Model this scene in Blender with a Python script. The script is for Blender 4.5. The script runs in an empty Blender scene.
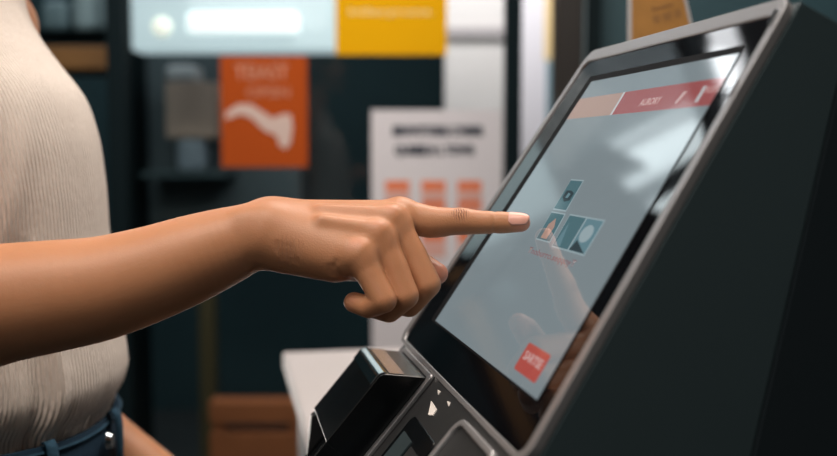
import bpy, bmesh, math, random
import numpy as np
import openvdb as vdb
from mathutils import Vector, Matrix
random.seed(4)
S = bpy.context.scene
COL = S.collection
R = math.radians
F = 1000.0
CAM = np.array([0, 0, 1.25]); PITCH = R(4.27)
FW = np.array([0, math.cos(PITCH), -math.sin(PITCH)]); UP = np.array([0, math.sin(PITCH), math.cos(PITCH)]); RT = np.array([1., 0, 0])

def ray(x, y): return FW + RT * (x - 418.5) / F + UP * (228 - y) / F
def P(x, y, d): return CAM + ray(x, y) * d                 # a point at a distance d in front of the lens
def PY(x, y, Y):
    r = ray(x, y); return CAM + r * (Y / r[1])            # a point on the upright plane at depth Y

# ------------------------------------------------------------------ helpers
def tag(o, label=None, cat=None, group=None, kind=None):
    if label: o['label'] = label
    if cat: o['category'] = cat
    if group: o['group'] = group
    if kind: o['kind'] = kind
    return o

def link(name, me, mat, parent=None, smooth=False, bevel=0, seg=2):
    o = bpy.data.objects.new(name, me); COL.objects.link(o)
    if mat is not None: me.materials.append(mat)
    if parent is not None: o.parent = parent
    if smooth:
        me.polygons.foreach_set('use_smooth', [True] * len(me.polygons))
    if bevel:
        m = o.modifiers.new('bevel', 'BEVEL'); m.width = bevel; m.segments = seg; m.limit_method = 'ANGLE'; m.angle_limit = R(30)
    return o

def mesh(name, vs, fs, mat, parent=None, smooth=False, bevel=0, seg=2, fix=True):
    me = bpy.data.meshes.new(name); me.from_pydata([tuple(map(float, v)) for v in vs], [], fs)
    if fix:
        bm = bmesh.new(); bm.from_mesh(me); bmesh.ops.recalc_face_normals(bm, faces=bm.faces); bm.to_mesh(me); bm.free()
    me.update()
    return link(name, me, mat, parent, smooth, bevel, seg)

def empty(name, loc, rz=0, label=None, cat=None, group=None):
    o = bpy.data.objects.new(name, None); COL.objects.link(o); o.location = tuple(loc); o.rotation_euler = (0, 0, rz)
    o.empty_display_size = .05
    return tag(o, label, cat, group)

def boxes(name, bs, mat, parent=None, bevel=0, seg=2, smooth=False, off=(0, 0, 0)):
    vs, fs = [], []
    for (x0, x1, y0, y1, z0, z1) in bs:
        k = len(vs)
        vs += [(x - off[0], y - off[1], z - off[2]) for x, y, z in [(x0, y0, z0), (x1, y0, z0), (x1, y1, z0), (x0, y1, z0), (x0, y0, z1), (x1, y0, z1), (x1, y1, z1), (x0, y1, z1)]]
        fs += [tuple(k + i for i in f) for f in [(0, 3, 2, 1), (4, 5, 6, 7), (0, 1, 5, 4), (1, 2, 6, 5), (2, 3, 7, 6), (3, 0, 4, 7)]]
    return mesh(name, vs, fs, mat, parent, smooth, bevel, seg, fix=False)

def prism(name, poly, lo, hi, fn, mat, parent=None, bevel=0, seg=2, smooth=False):
    """poly (p,q) extruded lo..hi; fn(p,q,h)->xyz"""
    n = len(poly)
    vs = [fn(p, q, lo) for p, q in poly] + [fn(p, q, hi) for p, q in poly]
    fs = [tuple(range(n)), tuple(range(2 * n - 1, n - 1, -1))] + [(i, i + n, (i + 1) % n + n, (i + 1) % n) for i in range(n)]
    return mesh(name, vs, fs, mat, parent, smooth, bevel, seg)

def rrect(x0, x1, y0, y1, r, n=6):
    out = []
    for cx, cy, a0 in ((x1 - r, y1 - r, 0), (x0 + r, y1 - r, 90), (x0 + r, y0 + r, 180), (x1 - r, y0 + r, 270)):
        for i in range(n + 1):
            a = R(a0 + 90 * i / n); out.append((cx + r * math.cos(a), cy + r * math.sin(a)))
    return out

def ring(name, po, pi, lo, hi, fn, mat, parent=None, bevel=0):
    n = len(po)
    vs = [fn(p, q, lo) for p, q in po] + [fn(p, q, lo) for p, q in pi] + [fn(p, q, hi) for p, q in po] + [fn(p, q, hi) for p, q in pi]
    fs = []
    for i in range(n):
        j = (i + 1) % n
        fs += [(i, j, n + j, n + i), (2 * n + i, 3 * n + i, 3 * n + j, 2 * n + j), (i, 2 * n + i, 2 * n + j, j), (n + i, n + j, 3 * n + j, 3 * n + i)]
    return mesh(name, vs, fs, mat, parent, False, bevel)

def text(name, body, size, fn, mat, parent=None, bold=0.0, w=None):
    """words laid on a surface: fn(p,q,h)->xyz, centred on p=q=0"""
    cu = bpy.data.curves.new(name, 'FONT'); cu.body = body; cu.size = size; cu.align_x = 'CENTER'; cu.align_y = 'CENTER'; cu.offset = bold; cu.resolution_u = 3
    t = bpy.data.objects.new(name, cu); COL.objects.link(t)
    bpy.context.view_layer.update()
    me = bpy.data.meshes.new_from_object(t.evaluated_get(bpy.context.evaluated_depsgraph_get()))
    bpy.data.objects.remove(t); bpy.data.curves.remove(cu)
    xs = [v.co.x for v in me.vertices]; k = 1
    if w: k = w / (max(xs) - min(xs))
    for v in me.vertices: v.co = Vector(tuple(map(float, fn(v.co.x * k, v.co.y, 0))))
    me.materials.clear()
    return link(name, me, mat, parent)

# ------------------------------------------------------------------ materials
def mat(name, col, rough=.5, metal=0, spec=.5, emit=None, es=0, coat=0, bump=None, sss=0, ior=None, var=None):
    m = bpy.data.materials.new(name); m.use_nodes = True; nt = m.node_tree; N = nt.nodes; L = nt.links
    b = N['Principled BSDF']
    b.inputs['Base Color'].default_value = (*col, 1); b.inputs['Roughness'].default_value = rough
    b.inputs['Metallic'].default_value = metal; b.inputs['Specular IOR Level'].default_value = spec
    if ior: b.inputs['IOR'].default_value = ior
    if emit: b.inputs['Emission Color'].default_value = (*emit, 1); b.inputs['Emission Strength'].default_value = es
    if coat: b.inputs['Coat Weight'].default_value = coat; b.inputs['Coat Roughness'].default_value = .05
    tc = N.new('ShaderNodeTexCoord')
    if var:                                   # (scale, amount): mottled base colour of the thing itself
        no = N.new('ShaderNodeTexNoise'); no.inputs['Scale'].default_value = var[0]; no.inputs['Detail'].default_value = 4
        L.new(tc.outputs['Object'], no.inputs['Vector'])
        mx = N.new('ShaderNodeMix'); mx.data_type = 'RGBA'
        mx.inputs['A'].default_value = (*[c * (1 - var[1]) for c in col], 1); mx.inputs['B'].default_value = (*[min(1, c * (1 + var[1])) for c in col], 1)
        L.new(no.outputs['Fac'], mx.inputs['Factor']); L.new(mx.outputs['Result'], b.inputs['Base Color'])
    if bump:                                  # (scale, strength, distance)
        no = N.new('ShaderNodeTexNoise'); no.inputs['Scale'].default_value = bump[0]; no.inputs['Detail'].default_value = 5
        L.new(tc.outputs['Object'], no.inputs['Vector'])
        bp = N.new('ShaderNodeBump'); bp.inputs['Strength'].default_value = bump[1]; bp.inputs['Distance'].default_value = bump[2]
        L.new(no.outputs['Fac'], bp.inputs['Height']); L.new(bp.outputs['Normal'], b.inputs['Normal'])
    return m

M = {}
M['case'] = mat('case_dark', (.028, .044, .049), .42, 0, .5, bump=(900, .15, .0003), var=(8, .1))
M['case2'] = mat('case_rear_shaded', (.018, .026, .031), .5, 0, .3, bump=(900, .15, .0003))  # darker copy of the case colour, with the turned-away rear's shade in it
M['steel'] = mat('brushed_steel', (.44, .43, .435), .42, .8, bump=(400, .1, .0002))
M['panel'] = mat('panel_grey', (.062, .063, .064), .36, .6, bump=(1200, .12, .0002))
M['chrome'] = mat('chrome', (.55, .56, .57), .12, 1)
M['black_glass'] = mat('black_glass', (.004, .004, .005), .035, 0, .5, ior=1.75)
M['gasket'] = mat('gasket', (.004, .004, .005), .6, 0, .1)
M['black_gloss'] = mat('black_gloss', (.004, .005, .006), .22, 0, .35)
M['black_matte'] = mat('black_matte', (.006, .007, .008), .5, 0, .2)
M['cap'] = mat('cap_reflection', (.62, .52, .50), .25, 1)  # pinkish metal that carries the reflection on the hood's top
M['mark'] = mat('mark_white', (.85, .78, .72), .5)
M['counter'] = mat('counter_pale', (.50, .46, .45), .45, var=(5, .06))
M['counter_side'] = mat('counter_side', (.03, .04, .045), .5)

def screen(name, c, k=1.0):
    return mat('screen_' + name, (.012, .014, .015), .06, 0, .5, emit=[v * .82 for v in c], es=k, ior=1.75)

SCR = screen('ground', (.22, .265, .285), 1.0)
SC = dict(red=screen('red', (.34, .075, .075)), peach=screen('peach', (.42, .27, .22)), white=screen('white', (.55, .55, .56)), pale=screen('pale', (.33, .42, .45)),
          teal=screen('teal', (.075, .16, .185)), teal2=screen('teal_light', (.13, .24, .28)), dark=screen('dark', (.03, .05, .06)),
          text=screen('text', (.24, .13, .14)), button=screen('button', (.46, .075, .06)), button_text=screen('button_text', (.62, .40, .38)))

# ------------------------------------------------------------------ kiosk
O = np.array([0.0818575, 0.68340463, 1.20309583])
KA = R(58); K2 = R(50)
rz = math.atan2(.19323492, .98115252)
kiosk = empty('kiosk', (O[0], O[1], 0), rz, 'black self-service kiosk with silver-rimmed sloping touch screen, touched by the pointing hand', 'kiosk')
OZ = O[2]
def KS(a, u, n): return (math.cos(KA) * u - math.sin(KA) * n, a, OZ + math.sin(KA) * u + math.cos(KA) * n)
def KT(a, u, n):                                          # the screen head narrows towards its top
    t = (u + .128) / .279; return KS(-.115 + (a + .115) * (1 + .18 * (.5 - t)), u, n)
HU = -.127
def KP(a, v, n):
    h = KS(a, HU, 0); return (h[0] + math.cos(K2) * v - math.sin(K2) * n, a, h[2] + math.sin(K2) * v + math.cos(K2) * n)
A0, A1, U0, U1 = -.183, .137, -.128, .151

# cabinet: front wedge (between the two side faces) and a rear body that narrows behind a crease
fr = -.0045
pT = KS(0, U1, fr); pH = KS(0, U0, fr); pL = KP(0, -.135, -.004)
prof = [(pT[0], pT[2]), (.113, OZ + .112), (.055, OZ - .1136), (.03, OZ - .26), (-.10, OZ - .275), (pL[0], pL[2] - .012), (pL[0], pL[2]), (pH[0], pH[2])]
def far(z):                                               # far side follows the tapered head
    t = min(1, max(0, (z - (OZ - .108)) / .236)); return -.115 + (A1 - .002 + .115) * (1 + .18 * (.5 - t))
def nearside(z):
    t = min(1, max(0, (z - (OZ - .108)) / .236)); return -.115 + (A0 + .115) * (1 + .18 * (.5 - t))
prism('cabinet_front', prof, A0, A1, lambda p, q, h: (p, nearside(q) if h < 0 else far(q), q), M['case'], kiosk, bevel=.0012, seg=2)
rear = [((.113, OZ + .112), (.205, OZ + .078)), ((.055, OZ - .1136), (.21, OZ - .12)), ((.03, OZ - .26), (.19, OZ - .28))]
vs = []
for (f_, b_) in rear:
    vs += [(f_[0], nearside(f_[1]) + .0003, f_[1]), (b_[0], nearside(b_[1]) + .03, b_[1]), (b_[0], A1 - .06, b_[1]), (f_[0], far(f_[1]) - .003, f_[1])]
fs = [(0, 1, 5, 4), (4, 5, 9, 8), (1, 2, 6, 5), (5, 6, 10, 9), (2, 3, 7, 6), (6, 7, 11, 10), (0, 3, 2, 1), (8, 9, 10, 11), (3, 0, 4, 7), (7, 4, 8, 11)]
mesh('cabinet_rear', vs, fs, M['case2'], kiosk, bevel=.002)
boxes('pedestal', [(.02, .15, -.12, .07, .03, OZ - .262)], M['case'], kiosk, bevel=.006)
boxes('base_plate', [(-.12, .26, -.17, .12, 0, .03)], M['case2'], kiosk, bevel=.005)

# silver rim and glass
po = rrect(A0, A1, U0, U1, .012); pi = rrect(A0 + .0075, A1 - .0085, U0 + .0035, U1 - .0105, .0085)
ring('screen_rim', po, pi, -.0045, .0012, KT, M['steel'], kiosk, bevel=.0007)
glass = prism('screen_glass', rrect(A0 + .0073, A1 - .0083, U0 + .0033, U1 - .0103, .0087), -.004, 0, KT, M['black_glass'], kiosk)
tag(glass, 'glossy black glass border')
dA0, dA1, dU0, dU1 = -.1575, .0805, -.0970, .1190
ring('display_gasket', rrect(dA0 - .0015, dA1 + .011, dU0 - .0015, dU1 + .005, .001, 1), rrect(dA0, dA1, dU0, dU1, .0006, 1), -.001, .0004, KT, M['gasket'], kiosk)
disp = prism('display', rrect(dA0, dA1, dU0, dU1, .0006, 1), -.001, .0002, KT, SCR, kiosk)
tag(disp, 'lit pale grey display')
E0 = .00028
def quad(name, pts, m, h=E0):
    vs = [KS(a, u, h) for a, u in pts]
    return mesh(name, vs, [tuple(range(len(pts)))], m, disp, fix=False)
def srect(name, a0, a1, u0, u1, m, h=E0):            # a falls towards the near side: keep the face turned to the user
    return quad(name, [(a1, u0), (a0, u0), (a0, u1), (a1, u1)], m, h)
def dedge(u, a): t = (u + .128) / .279; return -.115 + (a + .115) * (1 + .18 * (.5 - t))
quad('banner', [(-.0175, .0855), (dedge(.0855, dA0), .0855), (dedge(.1035, dA0), .1035), (-.0175, .1035)], SC['red'])
quad('banner_tab', [(dedge(.0855, dA1), .0855), (-.0145, .0855), (-.0145, .1035), (dedge(.1035, dA1), .1035)], SC['peach'])
srect('banner_divider', -.0185, -.0150, .0855, .1035, SC['white'], E0 + .0001)
def ST(a, u):
    return lambda p, q, h: KS(a - p, u + q, E0 + .0002)
text('banner_text', 'AURORY', .0072, ST(-.071, .0925), SC['button_text'], disp, .0002, w=.030)
text('banner_text', 'RUESC', .006, ST(-.149, .096), SC['button_text'], disp)
quad('banner_icon', [(-.109, .089), (-.112, .089), (-.117, .097), (-.112, .097)], SC['button_text'], E0 + .0002)
srect('banner_icon', -.1385, -.1345, .0885, .099, SC['white'], E0 + .0002)
# picture tiles
def tile(pts, m, pad=.0012):
    ca = sum(p[0] for p in pts) / 4; cu_ = sum(p[1] for p in pts) / 4
    quad('tile_frame', [(ca + (a - ca) * 1.07, cu_ + (u - cu_) * 1.09) for a, u in pts], SC['pale'], E0)
    quad('picture_tile', pts, m, E0 + .0001)
tile([(-.0158, .0118), (-.0395, .0118), (-.0385, .0338), (-.0158, .0338)], SC['teal'])
quad('tile_picture', [(-.019, .021), (-.027, .0175), (-.036, .019), (-.036, .0245), (-.029, .0262), (-.020, .026)], SC['dark'], E0 + .0002)
quad('tile_picture', [(-.025, .0205), (-.030, .0205), (-.031, .0235), (-.026, .0245)], SC['teal2'], E0 + .0003)
tile([(-.0172, -.0115), (-.0440, -.0115), (-.0415, .0085), (-.0160, .0085)], SC['teal'])
quad('tile_picture', [(-.024, -.0105), (-.036, -.0105), (-.037, -.001), (-.031, .005), (-.024, -.0)], SC['peach'], E0 + .0002)
tile([(-.0530, -.0135), (-.0805, -.0135), (-.0805, .0088), (-.0515, .0088)], SC['teal'])
tile([(-.0825, -.0135), (-.1090, -.0135), (-.1090, .0088), (-.0825, .0088)], SC['teal2'])
quad('tile_picture', [(-.095 + .009 * math.cos(t), -.001 + .006 * math.sin(t)) for t in [-i * math.pi / 9 for i in range(18)]], SC['pale'], E0 + .0002)
quad('tile_picture', [(-.083, -.0133), (-.1085, -.0133), (-.087, -.006)], SC['dark'], E0 + .0002)
quad('tile_picture', [(-.0545, -.013), (-.066, -.013), (-.058, .004)], SC['teal2'], E0 + .0002)
text('caption', 'Tnoburro.seqqoyT', .0062, lambda p, q, h: KS(-.060 - p, -.0208 + q, E0 + .0001), SC['text'], disp, .0001, w=.090)
prism('button', rrect(-.1455, -.1065, -.0908, -.0732, .002, 3), .0002, .0004, KS, SC['button'], disp)
text('button_text', 'SARTSE', .0075, lambda p, q, h: KS(-.1262 - p, -.0808 + q, .0005), SC['button_text'], disp, .0002, w=.031)

# chrome tabs added for the bright highlights on the near rim
for u in (.0955, .139):
    prism('rim_highlight_tab', rrect(A0 + .0045, A0 + .0082, u - .006, u + .004, .0015, 3), .0008, .0026, KT, M['chrome'], kiosk, bevel=.0004)

# lower control panel
cp = prism('control_panel', rrect(A0 + .001, A1 + .002, -.135, -.0005, .006, 4), -.006, 0, KP, M['panel'], kiosk, bevel=.001)
tag(cp, 'grey metal control panel below the screen')
prism('panel_marker', [(-.0104, -.0142), (-.0299, -.0150), (-.0315, -.0195), (-.0236, -.0217)], 0, .0006, KP, M['mark'], cp)
prism('panel_marker', [(-.0055, -.0059), (-.0125, -.0051), (-.013, -.0079)], 0, .0005, KP, M['mark'], cp)
prism('panel_marker', [(-.0358, -.0064), (-.0416, -.0054), (-.0442, -.0079)], 0, .0005, KP, M['mark'], cp)
sl = prism('card_slot', rrect(-.071, -.0015, -.10, -.029, .006, 4), 0, .0012, KP, M['black_gloss'], kiosk, bevel=.0005)
prism('slot_insert', [(-.010, -.041), (-.036, -.041), (-.036, -.10), (-.010, -.10)], .0012, .0022, KP, M['case'], sl)
prism('slot_insert', [(-.040, -.043), (-.062, -.043), (-.062, -.10), (-.040, -.10)], .0012, .0018, KP, M['panel'], sl)
ring('keypad_rim', rrect(-.163, -.083, -.10, -.0055, .011), rrect(-.159, -.088, -.096, -.0095, .008), 0, .0045, KP, M['steel'], kiosk, bevel=.001)
kb = prism('keypad', rrect(-.159, -.088, -.096, -.0095, .008), 0, .002, KP, M['panel'], kiosk)
ring('key', rrect(-.132, -.101, -.060, -.028, .003), rrect(-.128, -.105, -.056, -.032, .002), .002, .0034, KP, M['chrome'], kb)
prism('key', rrect(-.128, -.105, -.056, -.032, .002), .002, .0026, KP, M['black_gloss'], kb)
prism('key', rrect(-.150, -.138, -.060, -.028, .002), .002, .0030, KP, M['black_gloss'], kb)

# hooded reader box on the panel
arc = [(-.0268 + .0068 * math.cos(t), .0232 + .0068 * math.sin(t)) for t in np.linspace(R(35), R(90), 7)]
hood = [(-.0045, .0), (-.0075, .006)] + arc + [(-.0835, .0300), (-.0835, .0)]
hd = prism('reader_hood', hood, .0235, .118, lambda v, n, a: KP(a, v, n), M['black_gloss'], kiosk, bevel=.0006, seg=2)
tag(hd, 'black hooded card reader')
def off(pts, d):
    out = []
    for k, (x, y) in enumerate(pts):
        x0_, y0_ = pts[max(0, k - 1)]; x1_, y1_ = pts[min(len(pts) - 1, k + 1)]; l = math.hypot(x1_ - x0_, y1_ - y0_); out.append((x - (y0_ - y1_) / l * d * -1 * -1, y - (x1_ - x0_) / l * d * -1 * -1))
    return out
edge = arc + [(-.031, .0300), (-.0335, .0300)]
prism('hood_cap', off(edge, .0010) + edge[::-1], .0262, .1165, lambda v, n, a: KP(a, v, n), M['chrome'], hd, smooth=False)
edge = [(-.0140, .0158), (-.0170, .0202), (-.0200, .0246)]
prism('hood_reflection', off(edge, .0008) + edge[::-1], .0262, .1165, lambda v, n, a: KP(a, v, n), M['cap'], hd)  # strip stands in for a pinkish-white reflection on the black hood
prism('hood_cheek', [(-.0830, 0), (-.0830, .030), (-.14, .030), (-.14, 0)], .0235, .028, lambda v, n, a: KP(a, v, n), M['black_gloss'], hd, bevel=.001)
prism('hood_lip', [(-.0835, 0), (-.0835, .012), (-.14, .012), (-.14, 0)], .028, .116, lambda v, n, a: KP(a, v, n), M['black_gloss'], hd, bevel=.001)
prism('hood_mouth', [(-.084, .012), (-.084, .0285), (-.088, .0295), (-.102, .020), (-.115, .012)], .108, .117, lambda v, n, a: KP(a, v, n), M['panel'], hd, bevel=.001)
ring('reader_plate', rrect(.0165, .1245, -.13, -.0015, .004), rrect(.0225, .119, -.126, -.0055, .003), 0, .0032, KP, M['steel'], kiosk, bevel=.0008)

# ------------------------------------------------------------------ signed-distance modelling on a grid
BIG = .03
class Field:
    def __init__(s, lo, hi, h, gx=None):
        s.xs = gx if gx is not None else np.arange(lo[0], hi[0], h)
        s.ys = np.arange(lo[1], hi[1], h); s.zs = np.arange(lo[2], hi[2], h); s.h = h
        s.d = s.new()
    def new(s): return np.full((len(s.xs), len(s.ys), len(s.zs)), BIG, np.float32)
    def sub(s, p, q, m):
        lo = np.minimum(p, q) - m; hi = np.maximum(p, q) + m; sl = []
        for ax, l, h in zip((s.xs, s.ys, s.zs), lo, hi):
            i = max(0, np.searchsorted(ax, l)); j = min(len(ax), np.searchsorted(ax, h)); sl.append(slice(i, max(i, j)))
        return tuple(sl)
    def cone(s, D, p, q, r0, r1, k, mode=1):
        p = np.asarray(p, float); q = np.asarray(q, float)
        sl = s.sub(p, q, max(r0, r1) + .014 + k)
        X = s.xs[sl[0]].astype(np.float32)[:, None, None]; Y = s.ys[sl[1]].astype(np.float32)[None, :, None]; Z = s.zs[sl[2]].astype(np.float32)[None, None, :]
        if 0 in (X.size, Y.size, Z.size): return
        b = (q - p); bb = max(float(b @ b), 1e-12); b = b.astype(np.float32)
        x = X - np.float32(p[0]); y = Y - np.float32(p[1]); z = Z - np.float32(p[2])
        t = np.clip((x * b[0] + y * b[1] + z * b[2]) / bb, 0, 1)
        d = np.sqrt((x - t * b[0]) ** 2 + (y - t * b[1]) ** 2 + (z - t * b[2]) ** 2) - (r0 + (r1 - r0) * t)
        s.mix(D, sl, d, k, mode)
    def ell(s, D, c, rad, k, mode=1):
        c = np.asarray(c, float); rad = np.asarray(rad, float)
        sl = s.sub(c - rad, c + rad, .014 + k)
        X = s.xs[sl[0]][:, None, None]; Y = s.ys[sl[1]][None, :, None]; Z = s.zs[sl[2]][None, None, :]
        if 0 in (X.size, Y.size, Z.size): return
        q0 = np.sqrt(((X - c[0]) / rad[0]) ** 2 + ((Y - c[1]) / rad[1]) ** 2 + ((Z - c[2]) / rad[2]) ** 2)
        q1 = np.sqrt(((X - c[0]) / rad[0] ** 2) ** 2 + ((Y - c[1]) / rad[1] ** 2) ** 2 + ((Z - c[2]) / rad[2] ** 2) ** 2)
        s.mix(D, sl, (q0 * (q0 - 1) / np.maximum(q1, 1e-6)).astype(np.float32), k, mode)
    def mix(s, D, sl, d, k, mode):
        a = D[sl]
        if mode > 0: D[sl] = smin(a, d, k)
        else: D[sl] = -smin(-a, d, k)
    def mesh(s, name, D=None):
        D = s.d if D is None else D
        g = vdb.FloatGrid(BIG); g.copyFromArray(np.ascontiguousarray(D), tolerance=0)
        pts, quads = g.convertToQuads(isovalue=0)
        i = np.arange
        pts = np.stack([np.interp(pts[:, 0], i(len(s.xs)), s.xs), np.interp(pts[:, 1], i(len(s.ys)), s.ys), np.interp(pts[:, 2], i(len(s.zs)), s.zs)], 1)
        return pts, np.asarray(quads)
def smin(a, b, k):
    if k <= 0: return np.minimum(a, b)
    h = np.maximum(k - np.abs(a - b), 0) / k
    return np.minimum(a, b) - h * h * k * .25

def from_arrays(name, parts, mat_, parent=None):
    vs = np.concatenate([p for p, q in parts]); n = 0; fq = []
    for p, q in parts: fq.append(q + n); n += len(p)
    fq = np.concatenate(fq)
    me = bpy.data.meshes.new(name)
    me.vertices.add(len(vs)); me.vertices.foreach_set('co', vs.astype(np.float32).ravel())
    me.loops.add(fq.size); me.loops.foreach_set('vertex_index', fq.astype(np.int32).ravel())
    me.polygons.add(len(fq)); me.polygons.foreach_set('loop_start', np.arange(0, fq.size, 4, dtype=np.int32))
    me.update(calc_edges=True); me.validate()
    bm = bmesh.new(); bm.from_mesh(me); bmesh.ops.recalc_face_normals(bm, faces=bm.faces); bm.to_mesh(me); bm.free()
    return link(name, me, mat_, parent, True)

# ---- right arm and pointing hand
gx = np.concatenate([np.arange(-.46, -.135, .0025), np.arange(-.135, .085, .00085)])
f = Field((-.46, .585, 1.075), (.085, .775, 1.27), .00085, gx)
# the grid is fine over the hand only; the arm up to the shoulder lives in the coarse field below
D = f.new()
def spline(pts, n=5):
    c = np.array([list(p) + [r] for p, r in pts]); c = np.vstack([2 * c[0] - c[1], c, 2 * c[-1] - c[-2]]); out = []
    for i in range(1, len(c) - 2):
        for t in np.arange(n) / n:
            out.append(.5 * (2 * c[i] + (c[i + 1] - c[i - 1]) * t + (2 * c[i - 1] - 5 * c[i] + 4 * c[i + 1] - c[i + 2]) * t * t + (3 * c[i] - c[i - 1] - 3 * c[i + 1] + c[i + 2]) * t ** 3))
    out.append(c[-2]); return [(o[:3], float(o[3])) for o in out]
def chain(fd, D, pts, k):
    for (p, r), (q, s_) in zip(pts, pts[1:]): fd.cone(D, p, q, r, s_, k)
elbow = P(-112, 330, .632)
shoulder = np.array([-.415, .705, 1.375])
arm = [(elbow, .0425), (P(-60, 316, .636), .0425), (P(0, 304, .645), .0385), (P(50, 296.5, .650), .0362), (P(100, 288.5, .655), .0338), (P(150, 274, .661), .0312), (P(190, 259.5, .665), .0288), (P(222, 247.5, .668), .0257), (P(245, 239, .670), .0226), (P(268, 233.5, .672), .0206)]
chain(f, D, spline(arm, 4), 0)
f.cone(D, P(240, 238, .684), P(275, 229, .686), .019, .018, .008)
f.cone(D, P(248, 222, .660), P(262, 220, .660), .0085, .0085, .010)      # the bump of the ulna
MC = dict(i=(P(400, 215.5, .690), .0118), m=(P(393, 224, .676), .0113), r=(P(379, 239.5, .663), .0110), p=(P(360, 256, .652), .0106))
f.cone(D, P(272, 228, .684), MC['i'][0], .0175, .0108, .010)
f.cone(D, P(272, 229, .676), MC['m'][0], .0180, .0110, .010)
f.cone(D, P(272, 234, .668), MC['r'][0], .0185, .0108, .010)
f.cone(D, P(272, 238, .664), MC['p'][0], .0175, .0106, .010)
f.cone(D, P(290, 251, .662), P(334, 262, .657), .0135, .0128, .010)       # heel of the hand
f.cone(D, P(318, 250, .676), P(362, 262, .672), .016, .013, .012)          # palm
f.cone(D, P(292, 236, .700), P(352, 248, .710), .015, .013, .012)          # thenar
dors = np.array([-.15, -.60, .78]); dors /= np.linalg.norm(dors)
for kx, up_, rr in (('i', .0008, .0108), ('m', .0022, .0102), ('r', .0026, .0096), ('p', .0024, .0088)):
    f.cone(D, MC[kx][0] + dors * up_, MC[kx][0] + dors * up_ + np.array([.002, 0, -.002]), rr, rr - .001, .004)
# extensor tendons
for kx, c0 in (('m', P(325, 221, .671)), ('r', P(325, 231, .659))):
    f.cone(D, c0 + dors * .0100, MC[kx][0] + dors * .0088, .0020, .0030, .008)
palm = D
fingers = {
 'i': [(MC['i'][0], .0116), (P(430, 222, .688), .0110), (P(452, 221.5, .687), .0095), (P(462, 221.3, .687), .0094), (P(476, 222.2, .686), .0083), (P(492, 222.4, .685), .0078), (P(504, 222.6, .685), .00745), (P(521, 222.6, .6835), .0064)],
 'm': [(MC['m'][0], .0110), (P(414, 257, .672), .0094), (P(427, 284, .669), .0094), (P(409, 305, .678), .0083), (P(386, 301, .690), .0074)],
 'r': [(MC['r'][0], .0108), (P(394, 268, .659), .0094), (P(405, 295.5, .656), .0092), (P(389, 310.5, .666), .0082), (P(366, 305, .680), .0073)],
 'p': [(MC['p'][0], .0104), (P(373.5, 281, .648), .0088), (P(383.5, 300, .645), .0087), (P(369, 307, .652), .0074), (P(354, 302.3, .659), .0068)],
 't': [(P(352, 248, .712), .0125), (P(374, 255, .716), .0112), (P(410, 264, .708), .0100), (P(424, 268, .704), .0098), (P(437, 273.5, .700), .0078)]}
tot = palm.copy()
allf = f.new()
for key, pts in fingers.items():
    Df = f.new()
    chain(f, Df, spline(pts, 4) if key == 'i' else pts, 0)
    # prox phalanx melts into the palm, the rest stays apart
    Dp = f.new(); f.cone(Dp, pts[0][0], pts[1][0], pts[0][1], pts[1][1], 0)
    web = smin(palm, Dp, .0055)
    Df = smin(Df, web, .0004)
    tot = smin(tot, Df, .0) if key in 'it' else smin(tot, Df, .0008)
# flexion creases
def groove(c, ax, r, w, dep):
    c = np.asarray(c); ax = np.asarray(ax) / np.linalg.norm(ax)
    e1 = np.cross(ax, [0, 0, 1.]); e1 /= np.linalg.norm(e1); e2 = np.cross(e1, ax)
    pts = [c + (r + w - dep) * (math.cos(t) * e1 + math.sin(t) * e2) for t in np.linspace(0, 2 * math.pi, 17)]
    for p_, q_ in zip(pts, pts[1:]): f.cone(tot, p_, q_, w, w, .0012, -1)
iax = P(521, 222.6, .684) - P(462, 221.3, .687)
groove(P(494.5, 222.4, .685), iax, .0077, .0010, .00014)
# fold at the outer edge of the palm and fine wrinkles at the wrist
def surf(x, y):                                           # first skin point behind a spot of the photo
    for dd in np.arange(.60, .72, .0003):
        p = P(x, y, dd); a_, b_, c_ = [min(len(ax_) - 1, int(round(float(np.interp(v, ax_, np.arange(len(ax_))))))) for v, ax_ in zip(p, (f.xs, f.ys, f.zs))]
        if tot[a_, b_, c_] < .0002: return p
    return p
def cut(pts, w, dep, k=.0014):
    toward = np.array([.02, -1, .02]); c = [surf(*p) + toward * (w - dep) for p in pts]
    for p_, q_ in zip(c, c[1:]): f.cone(tot, p_, q_, w, w, k, -1)
kp_surf = surf(460, 213.3)
cut([(336, 261), (334.5, 267), (338, 274), (345, 280)], .0015, .0008)
cut([(329, 266), (329, 271), (333, 276)], .0012, .0003)
cut([(283, 244), (285, 252), (290, 262)], .0014, .00035); cut([(290, 246), (292, 254), (297, 264)], .0014, .0003); cut([(277, 243), (278, 250), (282, 259)], .0014, .00025)
# soften the whole surface a little
for _ in range(2):
    tot[:, 1:-1, 1:-1] = tot[:, 1:-1, 1:-1] * .5 + .125 * (tot[:, :-2, 1:-1] + tot[:, 2:, 1:-1] + tot[:, 1:-1, :-2] + tot[:, 1:-1, 2:])
    n_ = int(np.searchsorted(gx, -.13)); tot[n_:-1] = tot[n_:-1] * .5 + .25 * (tot[n_ - 1:-2] + tot[n_ + 1:])
hand_mesh = f.mesh('hand', tot)
del palm, allf, D, Df, Dp, web
tot = None

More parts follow.
